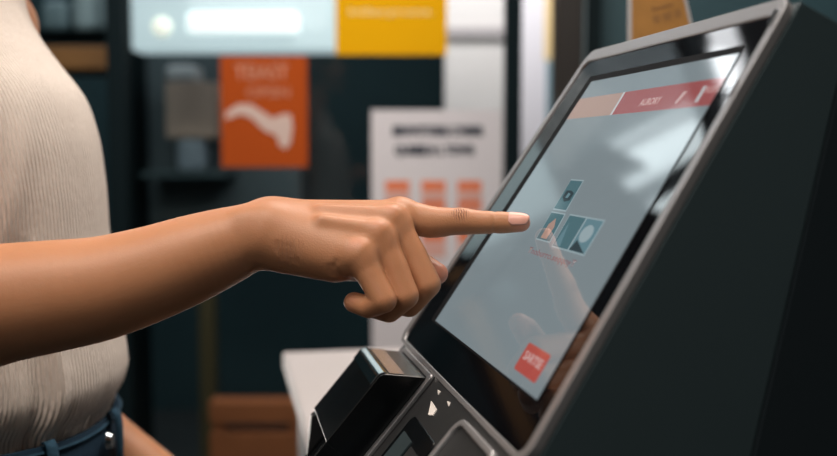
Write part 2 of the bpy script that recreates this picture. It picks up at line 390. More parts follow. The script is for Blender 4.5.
# ---- the rest of the body on a coarse grid
g = Field((-.60, .58, .80), (-.10, 1.10, 1.74), .0045)
D = g.d
g.cone(D, shoulder, elbow, .049, .0420, .01)
g.cone(D, elbow, P(-60, 316, .636), .0415, .0415, .01)
g.cone(D, P(-60, 316, .636), P(-20, 308, .642), .0405, .038, .01)
cy = .855
for z0, x0, ry, rx in ((1.36, -.425, .125, .075), (1.25, -.40, .11, .085), (1.12, -.385, .105, .085), (1.02, -.375, .12, .09)):
    g.ell(D, (x0, cy, z0), (rx, ry, .11), .03)
g.cone(D, (-.425, .74, 1.39), (-.425, .97, 1.39), .045, .045, .03)
g.cone(D, (-.425, cy, 1.39), (-.405, cy, 1.50), .054, .050, .02)
# left arm: hangs, forearm forward and down behind the hip
le = np.array([-.432, 1.0, 1.058]); lw = np.array([-.220, .985, .888])
g.cone(D, (-.4255, 1.005, 1.375), le, .046, .038, .012)
g.cone(D, le, (-.343, .995, .972), .038, .036, .012); g.cone(D, (-.343, .995, .972), lw, .036, .026, .012)
hd_ = (lw - le) / np.linalg.norm(lw - le)
pc = lw + hd_ * .06
g.cone(D, lw, pc + np.array([0, -.02, 0]), .024, .017, .012); g.cone(D, lw, pc + np.array([0, .02, 0]), .024, .017, .012)
for k_, dy in enumerate((-.032, -.011, .011, .032)):
    b0 = pc + np.array([0, dy, 0]) + hd_ * .01; L_ = (.062, .072, .068, .052)[k_]
    b1 = b0 + hd_ * L_ * .55 + np.array([0, dy * .1, -.008]); b2 = b1 + (hd_ + np.array([-.1, 0, -.8])) * L_ * .4
    g.cone(D, b0, b1, .0095, .0088, .003); g.cone(D, b1, b2, .0088, .0078, .003)
tb = lw + hd_ * .02 + np.array([0, -.03, -.004])
g.cone(D, tb, tb + np.array([.022, -.022, -.02]), .012, .011, .006); g.cone(D, tb + np.array([.022, -.022, -.02]), tb + np.array([.05, -.030, -.035]), .0105, .009, .004)
# head, facing +x
hc = np.array([-.385, cy, 1.60])
g.ell(D, hc + (-.012, 0, .012), (.095, .074, .098), .02)
g.ell(D, hc + (.030, 0, -.045), (.055, .052, .066), .02)
g.cone(D, hc + (.078, 0, -.005), hc + (.103, 0, -.040), .007, .011, .010)
for s_ in (-1, 1):
    g.ell(D, hc + (.076, s_ * .030, .0), (.014, .015, .010), .008, -1)
    g.cone(D, hc + (.080, s_ * .014, .014), hc + (.070, s_ * .046, .014), .006, .005, .012)
    g.ell(D, hc + (-.005, s_ * .076, -.015), (.018, .009, .032), .006)
    g.ell(D, hc + (.060, s_ * .034, -.035), (.018, .016, .016), .02)
g.cone(D, hc + (.084, -.018, -.069), hc + (.084, .018, -.069), .0055, .0055, .006)
g.cone(D, hc + (.081, -.014, -.080), hc + (.081, .014, -.080), .0065, .0065, .006)
g.ell(D, hc + (.072, 0, -.103), (.018, .02, .015), .015)
body_mesh = g.mesh('rest', D)

def skin_material():
    m = bpy.data.materials.new('skin'); m.use_nodes = True; nt = m.node_tree; N = nt.nodes; L = nt.links; b = N['Principled BSDF']
    tc = N.new('ShaderNodeTexCoord')
    n1 = N.new('ShaderNodeTexNoise'); n1.inputs['Scale'].default_value = 28; n1.inputs['Detail'].default_value = 5; L.new(tc.outputs['Object'], n1.inputs['Vector'])
    cr = N.new('ShaderNodeMix'); cr.data_type = 'RGBA'; cr.inputs['A'].default_value = (.44, .185, .085, 1); cr.inputs['B'].default_value = (.53, .245, .125, 1)
    L.new(n1.outputs['Fac'], cr.inputs['Factor'])
    prev = cr.outputs['Result']
    def near(pt, r0, r1):
        vm = N.new('ShaderNodeVectorMath'); vm.operation = 'DISTANCE'; L.new(tc.outputs['Object'], vm.inputs[0]); vm.inputs[1].default_value = tuple(pt)
        mr = N.new('ShaderNodeMapRange'); mr.interpolation_type = 'SMOOTHSTEP'; mr.inputs['From Min'].default_value = r0; mr.inputs['From Max'].default_value = r1
        mr.inputs['To Min'].default_value = 1; mr.inputs['To Max'].default_value = 0; L.new(vm.outputs['Value'], mr.inputs['Value']); return mr.outputs['Result']
    def blend(prev, fac, col, amt):
        mu = N.new('ShaderNodeMath'); mu.operation = 'MULTIPLY'; mu.inputs[1].default_value = amt; L.new(fac, mu.inputs[0])
        mx = N.new('ShaderNodeMix'); mx.data_type = 'RGBA'; L.new(mu.outputs[0], mx.inputs['Factor']); L.new(prev, mx.inputs['A']); mx.inputs['B'].default_value = (*col, 1)
        return mx.outputs['Result']
    prev = blend(prev, near(P(525, 222, .684), .004, .016), (.80, .34, .24), .75)      # pink fingertip
    prev = blend(prev, near(P(440, 274, .700), .004, .014), (.80, .33, .24), .7)
    prev = blend(prev, near(P(354, 302, .657), .002, .009), (.66, .27, .18), .5)
    for kx in 'mrp':
        prev = blend(prev, near(MC[kx][0] + dors * .011, .001, .008), (.62, .26, .16), .5)  # knuckle skin
    # wrinkles over the index finger's middle knuckle
    kp = kp_surf
    mask = near(kp, .003, .0072)
    wv = N.new('ShaderNodeTexWave'); wv.wave_type = 'BANDS'; wv.bands_direction = 'X'; wv.inputs['Scale'].default_value = 185; wv.inputs['Distortion'].default_value = 4.5
    wv.inputs['Detail'].default_value = 2; wv.inputs['Detail Scale'].default_value = 1.2
    vs_ = N.new('ShaderNodeVectorMath'); vs_.operation = 'SUBTRACT'; vs_.inputs[1].default_value = tuple(kp); L.new(tc.outputs['Object'], vs_.inputs[0]); L.new(vs_.outputs[0], wv.inputs['Vector'])
    inv = N.new('ShaderNodeMath'); inv.operation = 'POWER'; inv.inputs[1].default_value = 2.5; L.new(wv.outputs['Fac'], inv.inputs[0])
    mm = N.new('ShaderNodeMath'); mm.operation = 'MULTIPLY'; L.new(inv.outputs[0], mm.inputs[0]); L.new(mask, mm.inputs[1])
    prev = blend(prev, mm.outputs[0], (.16, .055, .03), .8)
    # fine wrinkles on the outer side of the wrist
    ms2 = near(P(288, 253, .647), .003, .015)
    w2 = N.new('ShaderNodeTexWave'); w2.wave_type = 'BANDS'; w2.bands_direction = 'X'; w2.inputs['Scale'].default_value = 120; w2.inputs['Distortion'].default_value = 5
    w2.inputs['Detail'].default_value = 2; w2.inputs['Detail Scale'].default_value = 60; L.new(tc.outputs['Object'], w2.inputs['Vector'])
    p2 = N.new('ShaderNodeMath'); p2.operation = 'POWER'; p2.inputs[1].default_value = 3; L.new(w2.outputs['Fac'], p2.inputs[0])
    m2 = N.new('ShaderNodeMath'); m2.operation = 'MULTIPLY'; L.new(p2.outputs[0], m2.inputs[0]); L.new(ms2, m2.inputs[1])
    prev = blend(prev, m2.outputs[0], (.26, .095, .045), .35)
    L.new(prev, b.inputs['Base Color'])
    b.inputs['Roughness'].default_value = .47; b.inputs['Specular IOR Level'].default_value = .38
    b.inputs['Subsurface Weight'].default_value = .15; b.inputs['Subsurface Radius'].default_value = (1, .35, .18); b.inputs['Subsurface Scale'].default_value = .006
    vo = N.new('ShaderNodeTexVoronoi'); vo.inputs['Scale'].default_value = 900; L.new(tc.outputs['Object'], vo.inputs['Vector'])
    n2 = N.new('ShaderNodeTexNoise'); n2.inputs['Scale'].default_value = 220; n2.inputs['Detail'].default_value = 4; L.new(tc.outputs['Object'], n2.inputs['Vector'])
    ad = N.new('ShaderNodeMath'); ad.operation = 'ADD'; L.new(vo.outputs['Distance'], ad.inputs[0]); L.new(n2.outputs['Fac'], ad.inputs[1])
    b1 = N.new('ShaderNodeBump'); b1.inputs['Strength'].default_value = .18; b1.inputs['Distance'].default_value = .0004; L.new(ad.outputs[0], b1.inputs['Height'])
    b2 = N.new('ShaderNodeBump'); b2.invert = True; b2.inputs['Strength'].default_value = .6; b2.inputs['Distance'].default_value = .0006; L.new(mm.outputs[0], b2.inputs['Height']); L.new(b1.outputs['Normal'], b2.inputs['Normal'])
    b3_ = N.new('ShaderNodeBump'); b3_.invert = True; b3_.inputs['Strength'].default_value = .5; b3_.inputs['Distance'].default_value = .0006; L.new(m2.outputs[0], b3_.inputs['Height']); L.new(b2.outputs['Normal'], b3_.inputs['Normal'])
    L.new(b3_.outputs['Normal'], b.inputs['Normal'])
    return m
M['skin'] = skin_material()
person = empty('person', (-.40, .86, 0), 0, 'person in cream ribbed top and blue jeans pointing an index finger at the kiosk screen', 'person')
inv = Matrix.Translation((.40, -.86, 0))
def toP(o):           # geometry above is in world coordinates; hang it under the person's base point
    o.parent = person; o.matrix_parent_inverse = inv; return o
body = from_arrays('body', [hand_mesh, body_mesh], M['skin']); toP(body)
tag(body, 'bare tan arm with extended index finger')

# nail of the index finger
M['nail'] = mat('nail', (.72, .36, .28), .33, 0, .4)
ax = P(521, 222.6, .6835) - P(504, 222.6, .685); ax /= np.linalg.norm(ax)
c0 = P(508.5, 222.6, .6847); nd = np.array([.0, -.74, .67]); nd -= ax * (nd @ ax); nd /= np.linalg.norm(nd); ns = np.cross(ax, nd)
vs, fs = [], []
NT, NA = 12, 14
for i in range(NT + 1):
    t = i / NT
    for j in range(NA + 1):
        s_ = j / NA * 2 - 1
        wob = 1 - .42 * max(0, (.22 - t) / .22) ** 1.6 - .25 * max(0, (t - .86) / .14) ** 2
        an = R(52) * s_ * wob
        r_ = .00735 - .00095 * t + .00012
        dist = .0130 * t + .0015 * (1 - s_ * s_) * (1 if t > .5 else 0) * (t - .5) * 2
        drop = .0011 * max(0, t - .6) ** 2 / .16
        vs.append(c0 + ax * dist + (nd * math.cos(an) + ns * math.sin(an)) * (r_ - drop))
for i in range(NT):
    for j in range(NA): fs.append((i * (NA + 1) + j, i * (NA + 1) + j + 1, (i + 1) * (NA + 1) + j + 1, (i + 1) * (NA + 1) + j))
nail = mesh('fingernail', vs, fs, M['nail'], None, True); toP(nail)
sm = nail.modifiers.new('s', 'SOLIDIFY'); sm.thickness = .0006; sm.offset = -1
nail.parent = body; nail.matrix_parent_inverse = Matrix.Identity(4)

# ---- clothes
def cloth(name, col, ribs):
    m = bpy.data.materials.new(name); m.use_nodes = True; nt = m.node_tree; N = nt.nodes; L = nt.links; b = N['Principled BSDF']
    b.inputs['Base Color'].default_value = (*col, 1); b.inputs['Roughness'].default_value = .9; b.inputs['Specular IOR Level'].default_value = .15
    b.inputs['Sheen Weight'].default_value = .15
    uv = N.new('ShaderNodeUVMap'); sx = N.new('ShaderNodeSeparateXYZ'); L.new(uv.outputs[0], sx.inputs[0])
    tc = N.new('ShaderNodeTexCoord')
    n0 = N.new('ShaderNodeTexNoise'); n0.inputs['Scale'].default_value = 14; n0.inputs['Detail'].default_value = 3; L.new(tc.outputs['Object'], n0.inputs['Vector'])
    ma = N.new('ShaderNodeMath'); ma.operation = 'MULTIPLY_ADD'; ma.inputs[1].default_value = .012; L.new(n0.outputs['Fac'], ma.inputs[0]); L.new(sx.outputs['X'], ma.inputs[2])
    mu = N.new('ShaderNodeMath'); mu.operation = 'MULTIPLY'; mu.inputs[1].default_value = ribs * 2 * math.pi; L.new(ma.outputs[0], mu.inputs[0])
    si = N.new('ShaderNodeMath'); si.operation = 'SINE'; L.new(mu.outputs[0], si.inputs[0])
    n1 = N.new('ShaderNodeTexNoise'); n1.inputs['Scale'].default_value = 320; n1.inputs['Detail'].default_value = 4
    mp = N.new('ShaderNodeMapping'); mp.inputs['Scale'].default_value = (1, 1, .45); L.new(tc.outputs['Object'], mp.inputs['Vector']); L.new(mp.outputs[0], n1.inputs['Vector'])
    ad = N.new('ShaderNodeMath'); ad.operation = 'MULTIPLY_ADD'; ad.inputs[1].default_value = 2.2; L.new(n1.outputs['Fac'], ad.inputs[0]); L.new(si.outputs[0], ad.inputs[2])
    bp = N.new('ShaderNodeBump'); bp.inputs['Strength'].default_value = .7; bp.inputs['Distance'].default_value = .0008; L.new(ad.outputs[0], bp.inputs['Height']); L.new(bp.outputs[0], b.inputs['Normal'])
    return m
M['shirt'] = cloth('shirt_ribbed', (.80, .70, .62), 215)
def denim():
    m = mat('denim', (.011, .032, .058), .85, 0, .2, bump=(1500, .5, .0006), var=(260, .45)); return m
M['denim'] = denim()
M['denim_light'] = mat('denim_light', (.022, .062, .10), .85, 0, .2, bump=(1500, .5, .0006), var=(300, .4))

prof_px = [(28, 1.405), (29, 1.385), (42, 1.356), (60, 1.332), (85, 1.301), (97, 1.270), (104, 1.226), (107, 1.178), (112, 1.13), (119, 1.09), (122, 1.070), (122, 1.056), (115, 1.040), (106, 1.028), (102, 1.018)]
dims = [(1.405, .070, .13), (1.385, .090, .142), (1.33, .108, .146), (1.27, .118, .146), (1.2, .118, .142), (1.13, .116, .138), (1.07, .120, .145), (1.045, .120, .147), (1.018, .108, .138)]
zz = np.array([p[1] for p in prof_px])[::-1]; px_ = np.array([p[0] for p in prof_px])[::-1]
dz = np.array([d[0] for d in dims])[::-1]; da = np.array([d[1] for d in dims])[::-1]; db = np.array([d[2] for d in dims])[::-1]
def smooth_table(x, y, q):                                # cubic through the measured stations
    m_ = np.gradient(y, x); k = np.clip(np.searchsorted(x, q) - 1, 0, len(x) - 2); h = x[k + 1] - x[k]; t = np.clip((q - x[k]) / h, 0, 1)
    return (2*t**3 - 3*t**2 + 1) * y[k] + (t**3 - 2*t**2 + t) * h * m_[k] + (3*t**2 - 2*t**3) * y[k + 1] + (t**3 - t**2) * h * m_[k + 1]
def sect(z, grow=0):
    a_ = smooth_table(dz, da, z) + grow; b_ = smooth_table(dz, db, z) + grow; s_ = (418.5 - smooth_table(zz, px_.astype(float), z)) / 1000
    cx = -s_ * cy - math.sqrt(a_ * a_ + s_ * s_ * b_ * b_) + grow
    return cx, a_, b_
def pt(th, z, off=0, grow=0):
    cx, a_, b_ = sect(z, grow); e = .92
    c_, s_ = math.cos(th), math.sin(th)
    x = cx + (a_ + off) * math.copysign(abs(c_) ** e, c_); y = cy + (b_ + off) * math.copysign(abs(s_) ** e, s_)
    return x, y
def fold(th, z):
    d = 0
    t = math.atan2(math.sin(th), math.cos(th))             # 0 = front, -pi/2 = towards the lens
    u = (z - 1.02)
    # a pressed crease that falls to the waist and bulges at the tuck
    k = math.exp(-((t + .60 + .25 * (u - .08)) / .06) ** 2) * max(0, min(1, (1.19 - z) / .08)); d += .0060 * k
    k = math.exp(-((t + .74 + .25 * (u - .08)) / .10) ** 2) * max(0, min(1, (1.19 - z) / .08)); d -= .0060 * k
    # drapery from bust to flank
    for q0, am in ((-.55, .0035), (-.85, .004), (-1.15, .0035)):
        tt = q0 - (1.28 - z) * 3.2; w = math.exp(-((z - 1.22) / .07) ** 2)
        d += am * w * math.exp(-((t - tt) / .10) ** 2)
    # gathers at the waistband
    w = math.exp(-((z - 1.025) / .022) ** 2)
    d += w * (.0016 * math.sin(t * 17 + .6) + .0012 * math.sin(t * 31 + 2) + .0008 * math.sin(t * 53))
    return d
NA, NZ = 260, 120
zs_ = np.concatenate([np.linspace(1.010, 1.06, 34), np.linspace(1.063, 1.425, NZ - 34)])
vs, uvs = [], []
for i, z in enumerate(zs_):
    for j in range(NA):
        th = 2 * math.pi * j / NA
        zc = min(z, 1.405); x, y = pt(th, zc, fold(th, zc))
        cx, a_, b_ = sect(zc)
        if z > 1.405:
            k = (z - 1.405) / .02; k = 1 - .42 * k ** 1.5; x = cx + (x - cx) * k; y = cy + (y - cy) * (k - .12 * (1 - k))
        if z < 1.02: k = 1 - (1.02 - z) * 1.5; x = cx + (x - cx) * k; y = cy + (y - cy) * k
        zo = z + .003 * math.sin(th * 9) * math.exp(-((z - 1.012) / .01) ** 2)
        vs.append((x, y, zo)); uvs.append((j / NA, z))
fs = []
for i in range(len(zs_) - 1):
    for j in range(NA):
        k = (j + 1) % NA; fs.append((i * NA + j, i * NA + k, (i + 1) * NA + k, (i + 1) * NA + j))
shirt = mesh('ribbed_top', vs, fs, M['shirt'], None, True, fix=False)
ul = shirt.data.uv_layers.new(name='UVMap')
for poly in shirt.data.polygons:
    wrap = any(v % NA == 0 for v in poly.vertices) and any(v % NA == NA - 1 for v in poly.vertices)
    for li, vi in zip(poly.loop_indices, poly.vertices):
        u_, v_ = uvs[vi]
        if wrap and vi % NA == 0: u_ = 1.0
        ul.data[li].uv = (u_, v_)
toP(shirt)
sm = shirt.modifiers.new('s', 'SOLIDIFY'); sm.thickness = .0015; sm.offset = -1

# jeans: waistband (loft), loops, and trousers down to the shoes
def band(name, z0, z1, g0, g1, m, n=200, parent=None):
    vs, fs = [], []
    rows = [(z0, g0 - .004), (z0, g0), ((z0 + z1) / 2, (g0 + g1) / 2 + .0007), (z1, g1), (z1 + .001, g1 - .002), (z1, g1 - .004)]
    for z, gg in rows:
        for j in range(n):
            th = 2 * math.pi * j / n; x, y = pt(th, 1.026, gg); vs.append((x, y, z + .0012 * math.sin(th * 5)))
    for i in range(len(rows) - 1):
        for j in range(n):
            k = (j + 1) % n; fs.append((i * n + j, i * n + k, (i + 1) * n + k, (i + 1) * n + j))
    o = mesh(name, vs, fs, m, None, True); return o
j = Field((-.58, .66, .04), (-.16, 1.06, 1.0), .006)
D = j.d
cxh = sect(1.02)[0]
j.ell(D, (cxh, cy, .90), (.118, .150, .13), .02)
j.ell(D, (cxh - .03, cy, .86), (.12, .155, .12), .04)
for s_ in (-1, 1):
    hp = np.array([cxh - .005, cy + s_ * .080, .84]); kn = np.array([cxh + .01, cy + s_ * .085, .47]); an = np.array([cxh - .02, cy + s_ * .085, .09])
    j.cone(D, hp, kn, .085, .058, .03); j.cone(D, kn, an, .056, .046, .02)
jeans = from_arrays('jeans', [j.mesh('j')], M['denim']); toP(jeans)
wb = band('waistband', .980, 1.0215, .0095, .0065, M['denim']); wb.parent = jeans
st = band('waistband_stitching', 1.0165, 1.0178, .0085, .0083, M['denim_light']); st.parent = jeans
def loop(th0, w=.010):
    vs, fs = [], []
    rows = [(1.025, .006), (1.0265, .0105), (1.022, .0138), (1.012, .0152), (.995, .0155), (.975, .0150), (.972, .010)]
    for z, gg in rows:
        for k in range(4):
            x, y = pt(th0 + (k - 1.5) * w / 3 / .14, 1.026, gg + (.0008 if k in (1, 2) else 0)); vs.append((x, y, z))
    for i in range(len(rows) - 1):
        for k in range(3): fs.append((i * 4 + k, i * 4 + k + 1, i * 4 + k + 5, i * 4 + k + 4))
    o = mesh('belt_loop', vs, fs, M['denim_light'], None, True); o.parent = jeans
    m_ = o.modifiers.new('s', 'SOLIDIFY'); m_.thickness = .0022; m_.offset = 0
for th0 in (-.62, .02, .9, -2.2, 2.2): loop(th0)
bx, by = pt(-.10, 1.026, .0145)
bm = bmesh.new(); bmesh.ops.create_cone(bm, cap_ends=True, segments=20, radius1=.0075, radius2=.006, depth=.004, matrix=Matrix.Translation((bx, by, 1.006)) @ Matrix.Rotation(R(90), 4, 'Y'))
me = bpy.data.meshes.new('button'); bm.to_mesh(me); bm.free(); o = link('jeans_button', me, M['chrome']); o.parent = jeans
# shoes
M['shoe'] = mat('shoe_white', (.6, .6, .6), .6); M['sole'] = mat('sole', (.2, .2, .2), .8)
for s_ in (-1, 1):
    c = Field((-.56, cy + s_ * .085 - .07, -.005), (-.16, cy + s_ * .085 + .07, .14), .005)
    xx = cxh - .02; yy = cy + s_ * .085
    c.cone(c.d, (xx, yy, .075), (xx - .02, yy, .045), .045, .042, .02); c.cone(c.d, (xx - .02, yy, .04), (xx + .13, yy, .038), .036, .036, .02)
    p_, q_ = c.mesh('s'); p_[:, 2] = np.maximum(p_[:, 2], .004)
    sh = from_arrays('shoe', [(p_, q_)], M['shoe']); toP(sh)
    so = prism('sole', rrect(xx - .062, xx + .168, yy - .040, yy + .040, .036), 0, .016, lambda p, q, h: (p, q, h), M['sole']); so.parent = sh
# hair and eyes
hg = Field((-.53, .74, 1.35), (-.24, .97, 1.74), .006)
hg.ell(hg.d, hc + (-.022, 0, .022), (.100, .084, .104), 0)
hg.cone(hg.d, hc + (-.085, 0, .02), hc + (-.115, 0, -.13), .045, .03, .03)
hg.ell(hg.d, hc + (.085, 0, -.035), (.075, .085, .085), .015, -1)
M['hair'] = mat('hair', (.03, .018, .012), .5, bump=(120, .6, .004)); M['eye'] = mat('eye', (.75, .72, .7), .2); M['iris'] = mat('iris', (.05, .03, .02), .2)
toP(from_arrays('hair', [hg.mesh('h')], M['hair']))
for s_ in (-1, 1):
    for nm, off, r_, m_ in (('eye', (.066, s_ * .031, 0), .0125, M['eye']), ('iris', (.0745, s_ * .031, 0), .0062, M['iris'])):
        bm = bmesh.new(); bmesh.ops.create_uvsphere(bm, u_segments=20, v_segments=12, radius=r_, matrix=Matrix.Translation(tuple(hc + np.array(off))))
        me = bpy.data.meshes.new(nm); bm.to_mesh(me); bm.free(); o = link(nm, me, m_, None, True)
        if nm == 'eye': toP(o); eye = o
        else: o.parent = eye

# ------------------------------------------------------------------ side counter beyond the kiosk
CT = 1.25 - (430 - 153) / 1000 * 1.06
ctr = empty('counter', (O[0] - .12, 1.3, 0), rz, 'pale-topped counter standing behind the kiosk and its card reader', 'counter')
def CL(x, y, z): return (x, y, z)
# left edge runs parallel to the kiosk through (285,352)-(305,430)
def horiz(px, py, z):
    r = ray(px, py); return CAM + r * ((z - CAM[2]) / r[2])
e1 = horiz(285, 352, CT); e2 = horiz(304, 430, CT)
b3 = np.array([.98115252, .19323492, 0]); a3 = np.array([-.19323492, .98115252, 0])
org = np.array([O[0] - .12, 1.3, 0])
lx = ((e1 + e2) / 2 - org) @ b3; ly1 = (e1 - org) @ a3; ly0 = (e2 - org) @ a3 - .10
boxes('counter_top', [(lx, lx + .62, ly0, ly1, CT - .025, CT)], M['counter'], ctr, bevel=.003)
boxes('counter_body', [(lx + .02, lx + .60, ly0 + .02, ly1 - .02, 0, CT - .025)], M['counter_side'], ctr)

# ------------------------------------------------------------------ shop behind: a glazed partition with notices, and what stands past it
YP = 2.4
M['teal'] = mat('wall_teal', (.022, .047, .055), .75, 0, .2, var=(1.3, .35))
M['teal_l'] = mat('panel_teal', (.028, .052, .060), .6, var=(3, .3))
M['post'] = mat('post_black', (.004, .010, .012), .7, 0, .1)
M['bronze'] = mat('post_bronze', (.022, .019, .017), .45, .3)
M['plaster'] = mat('plaster_pink', (.66, .59, .585), .8, var=(3, .05))
M['floor'] = mat('floor_dark', (.03, .034, .036), .45, var=(2, .3), bump=(60, .1, .001))
M['ceil'] = mat('ceiling_grey', (.10, .11, .115), .9)
M['wood'] = mat('wood_orange', (.33, .13, .035), .55, var=(7, .35))
M['wood_d'] = mat('wood_brown', (.42, .13, .045), .55, var=(7, .35))
def struct(o): return tag(o, kind='structure')
XL, XR, YB, YF, ZC = -3.2, 2.6, 4.8, -2.2, 2.75
struct(boxes('floor', [(XL, XR, YF, YB, -.1, 0)], M['floor']))
struct(boxes('ceiling', [(XL, XR, YF, YB, ZC, ZC + .1)], M['ceil']))
struct(boxes('wall_back', [(XL, XR, YB, YB + .1, 0, ZC)], M['teal']))
struct(boxes('wall_left', [(XL - .1, XL, YF, YB + .1, 0, ZC)], M['teal']))
struct(boxes('wall_right', [(XR, XR + .1, YF, YB + .1, 0, ZC)], M['teal']))
struct(boxes('wall_front', [(XL, XR, YF - .1, YF, 0, ZC)], M['teal_l']))

def X(px, Y): return (px - 418.5) / F * PY(px, 228, Y)[1] / (FW[1]) if False else PY(px, 150, Y)[0]
def Z(py, Y): return PY(418.5, py, Y)[2]
# partition frame
x1, x2 = X(112, YP), X(129, YP); x3, x4 = X(504, YP), X(520, YP)
win = struct(empty('window_1', (X(300, YP), YP, 0), 0))
def W(name, bs, m, bev=.003):
    return boxes(name, bs, m, win, bevel=bev, off=(X(300, YP), YP, 0))
W('mullion', [(x1, x2, YP - .03, YP + .03, 0, 2.2)], M['post'])
W('mullion', [(x3, x4, YP - .03, YP + .03, 0, 2.2)], M['post'])
W('mullion', [(X(-330, YP), X(-315, YP), YP - .03, YP + .03, 0, 2.2)], M['post'])
W('window_frame', [(X(-330, YP), x4, YP - .03, YP + .03, 2.2, 2.26), (X(-330, YP), x4, YP - .03, YP + .03, 0, .08)], M['post'])
def pane_mat():
    m = bpy.data.materials.new('pane'); m.use_nodes = True; nt = m.node_tree; N = nt.nodes; L = nt.links; N.clear()
    o = N.new('ShaderNodeOutputMaterial'); t = N.new('ShaderNodeBsdfTransparent'); gl = N.new('ShaderNodeBsdfGlossy'); fr_ = N.new('ShaderNodeFresnel'); mx = N.new('ShaderNodeMixShader')
    t.inputs[0].default_value = (.93, .97, .97, 1); gl.inputs['Roughness'].default_value = .04; fr_.inputs['IOR'].default_value = 1.3
    L.new(fr_.outputs[0], mx.inputs[0]); L.new(t.outputs[0], mx.inputs[1]); L.new(gl.outputs[0], mx.inputs[2]); L.new(mx.outputs[0], o.inputs[0]); return m
M['pane'] = pane_mat()
W('window_pane', [(X(-315, YP), x1, YP - .003, YP + .003, .08, 2.2)], M['pane'], 0)
W('window_pane', [(x2, x3, YP - .003, YP + .003, .08, 2.2)], M['pane'], 0)

def sheet(name, x0, x1_, y0, y1_, Y, col, label, cat, group=None, t=.003, rough=.7, m=None):
    a, b_ = PY(x0, y1_, Y), PY(x1_, y0, Y)
    cx_, cz_ = (a[0] + b_[0]) / 2, (a[2] + b_[2]) / 2
    w_, h_ = (b_[0] - a[0]) / 2, (b_[2] - a[2]) / 2
    r_ = empty(name, (cx_, Y, cz_ - h_), 0, label, cat, group)
    boxes('sheet', [(-w_, w_, -t, 0, 0, 2 * h_)], m or mat(name + '_paper', col, .9, 0, .05), r_)
    return r_, w_, h_
YN = YP - .006
# white order notice
nt_, w_, h_ = sheet('notice', 372, 502, 110, 352, YN, (.66, .62, .63), 'tall white notice with two lines of black heading and orange boxes, behind the hand', 'notice')
ink = mat('ink_navy', (.010, .018, .035), .6); ora = mat('ink_orange', (.75, .17, .05), .6); sal = mat('ink_salmon', (.66, .36, .30), .6)
def onsheet(w_, h_, fx, fy): return lambda p, q, h: (fx * w_ + p, -.0042, (fy + 1) * h_ + q)
text('heading', 'BENWOTORRU LTHEMR', .030, onsheet(w_, h_, .02, 1 - 2 * 21 / 242), ink, nt_, .0022, w=2 * w_ * .70)
text('heading', 'QURESLN L TOWR', .030, onsheet(w_, h_, -.03, 1 - 2 * 40 / 242), ink, nt_, .0022, w=2 * w_ * .62)
for i_ in range(3):
    for j_, (ya, yb, mm_) in enumerate(((70, 79, ora), (79, 89, sal), (90, 97, ora), (97, 107, sal), (120, 129, ora), (129, 146, sal), (180, 190, ora))):
        xa = (14 + i_ * 36) / 130 * 2 * w_ - w_; xb = xa + 24 / 130 * 2 * w_
        boxes('orange_box' if mm_ is ora else 'picture_box', [(xa, xb, -.0045, -.0031, 2 * h_ * (1 - yb / 242), 2 * h_ * (1 - ya / 242))], mm_, nt_)
# orange poster
po_, w_, h_ = sheet('poster', 222, 307, 56, 167, YN, (.40, .070, .012), 'orange poster with faded lettering and a pale reaching-hand shape, on the glass', 'poster')
pale = mat('ink_pale', (.60, .44, .38), .7); pale2 = mat('ink_faded', (.50, .20, .12), .7)
text('lettering', 'TEIAST', .048, onsheet(w_, h_, -.05, .70), pale2, po_, .001, w=2 * w_ * .62)
text('lettering', 'OPSIN', .034, onsheet(w_, h_, .10, .34), pale2, po_, .0005, w=2 * w_ * .5)
hp = [(-.90, -.02), (-.60, .14), (-.30, .13), (0, -.02), (.20, -.12), (.45, -.04), (.62, -.05), (.66, -.28), (.60, -.58), (.48, -.68), (.34, -.60), (.28, -.42), (.10, -.38), (-.06, -.30), (-.28, -.12), (-.55, -.04), (-.88, -.14)]
prism('hand_shape', [(p * w_, (q + 1) * h_) for p, q in hp], -.0045, -.0031, lambda p, q, h: (p, h, q), pale, po_)
# yellow sign
ye_, w_, h_ = sheet('yellow_sign', 336, 447, -60, 55, YN - .004, (.72, .36, .004), 'bright yellow sign hanging at the top between light box and pale wall', 'sign', t=.006)
text('lettering', 'Inlleryrons.', .022, lambda p, q, h: (p, -.0075, 2 * h_ - 72 / 115 * 2 * h_ + q), mat('ink_cream', (.80, .60, .25), .6), ye_, .0004, w=2 * w_ * .76)

# past the glass
YL = 2.75
lb = empty('light_box', (X(232, YL), YL, Z(51, YL)), 0, 'long bluish-white lit box with a bright tube and round lamp, top of the photo', 'light box')
l0, l1 = X(133, YL) - X(232, YL), X(352, YL) - X(232, YL); lz = Z(-75, YL) - Z(51, YL)
M['lb'] = mat('lightbox_face', (.3, .33, .34), .5, emit=(.47, .56, .59), es=.92)
M['tube'] = mat('tube', (.8, .8, .8), .4, emit=(.80, .87, .88), es=.95); M['lamp'] = mat('round_lamp', (.8, .8, .7), .4, emit=(1, .95, .80), es=.85)
M['lbf'] = mat('lightbox_frame', (.25, .3, .31), .5)
boxes('light_panel', [(l0, l1, 0, .10, 0, lz)], M['lb'], lb, bevel=.01)
def lxz(px, py): return X(px, YL) - X(232, YL), Z(py, YL) - Z(51, YL)
ta, tz = lxz(190, 36); tb_, tz2 = lxz(300, 13)
boxes('tube_lamp', [(ta, tb_, -.03, 0, tz, tz2)], M['tube'], lb, bevel=.012)
for hx in (l0 + .05, l1 - .07): boxes('hanger', [(hx, hx + .02, .04, .06, lz, ZC - Z(51, YL))], M['post'], lb)
bm = bmesh.new(); cx_, cz_ = lxz(165, 27); bmesh.ops.create_uvsphere(bm, u_segments=24, v_segments=12, radius=.026, matrix=Matrix.Translation((cx_, -.01, cz_)))
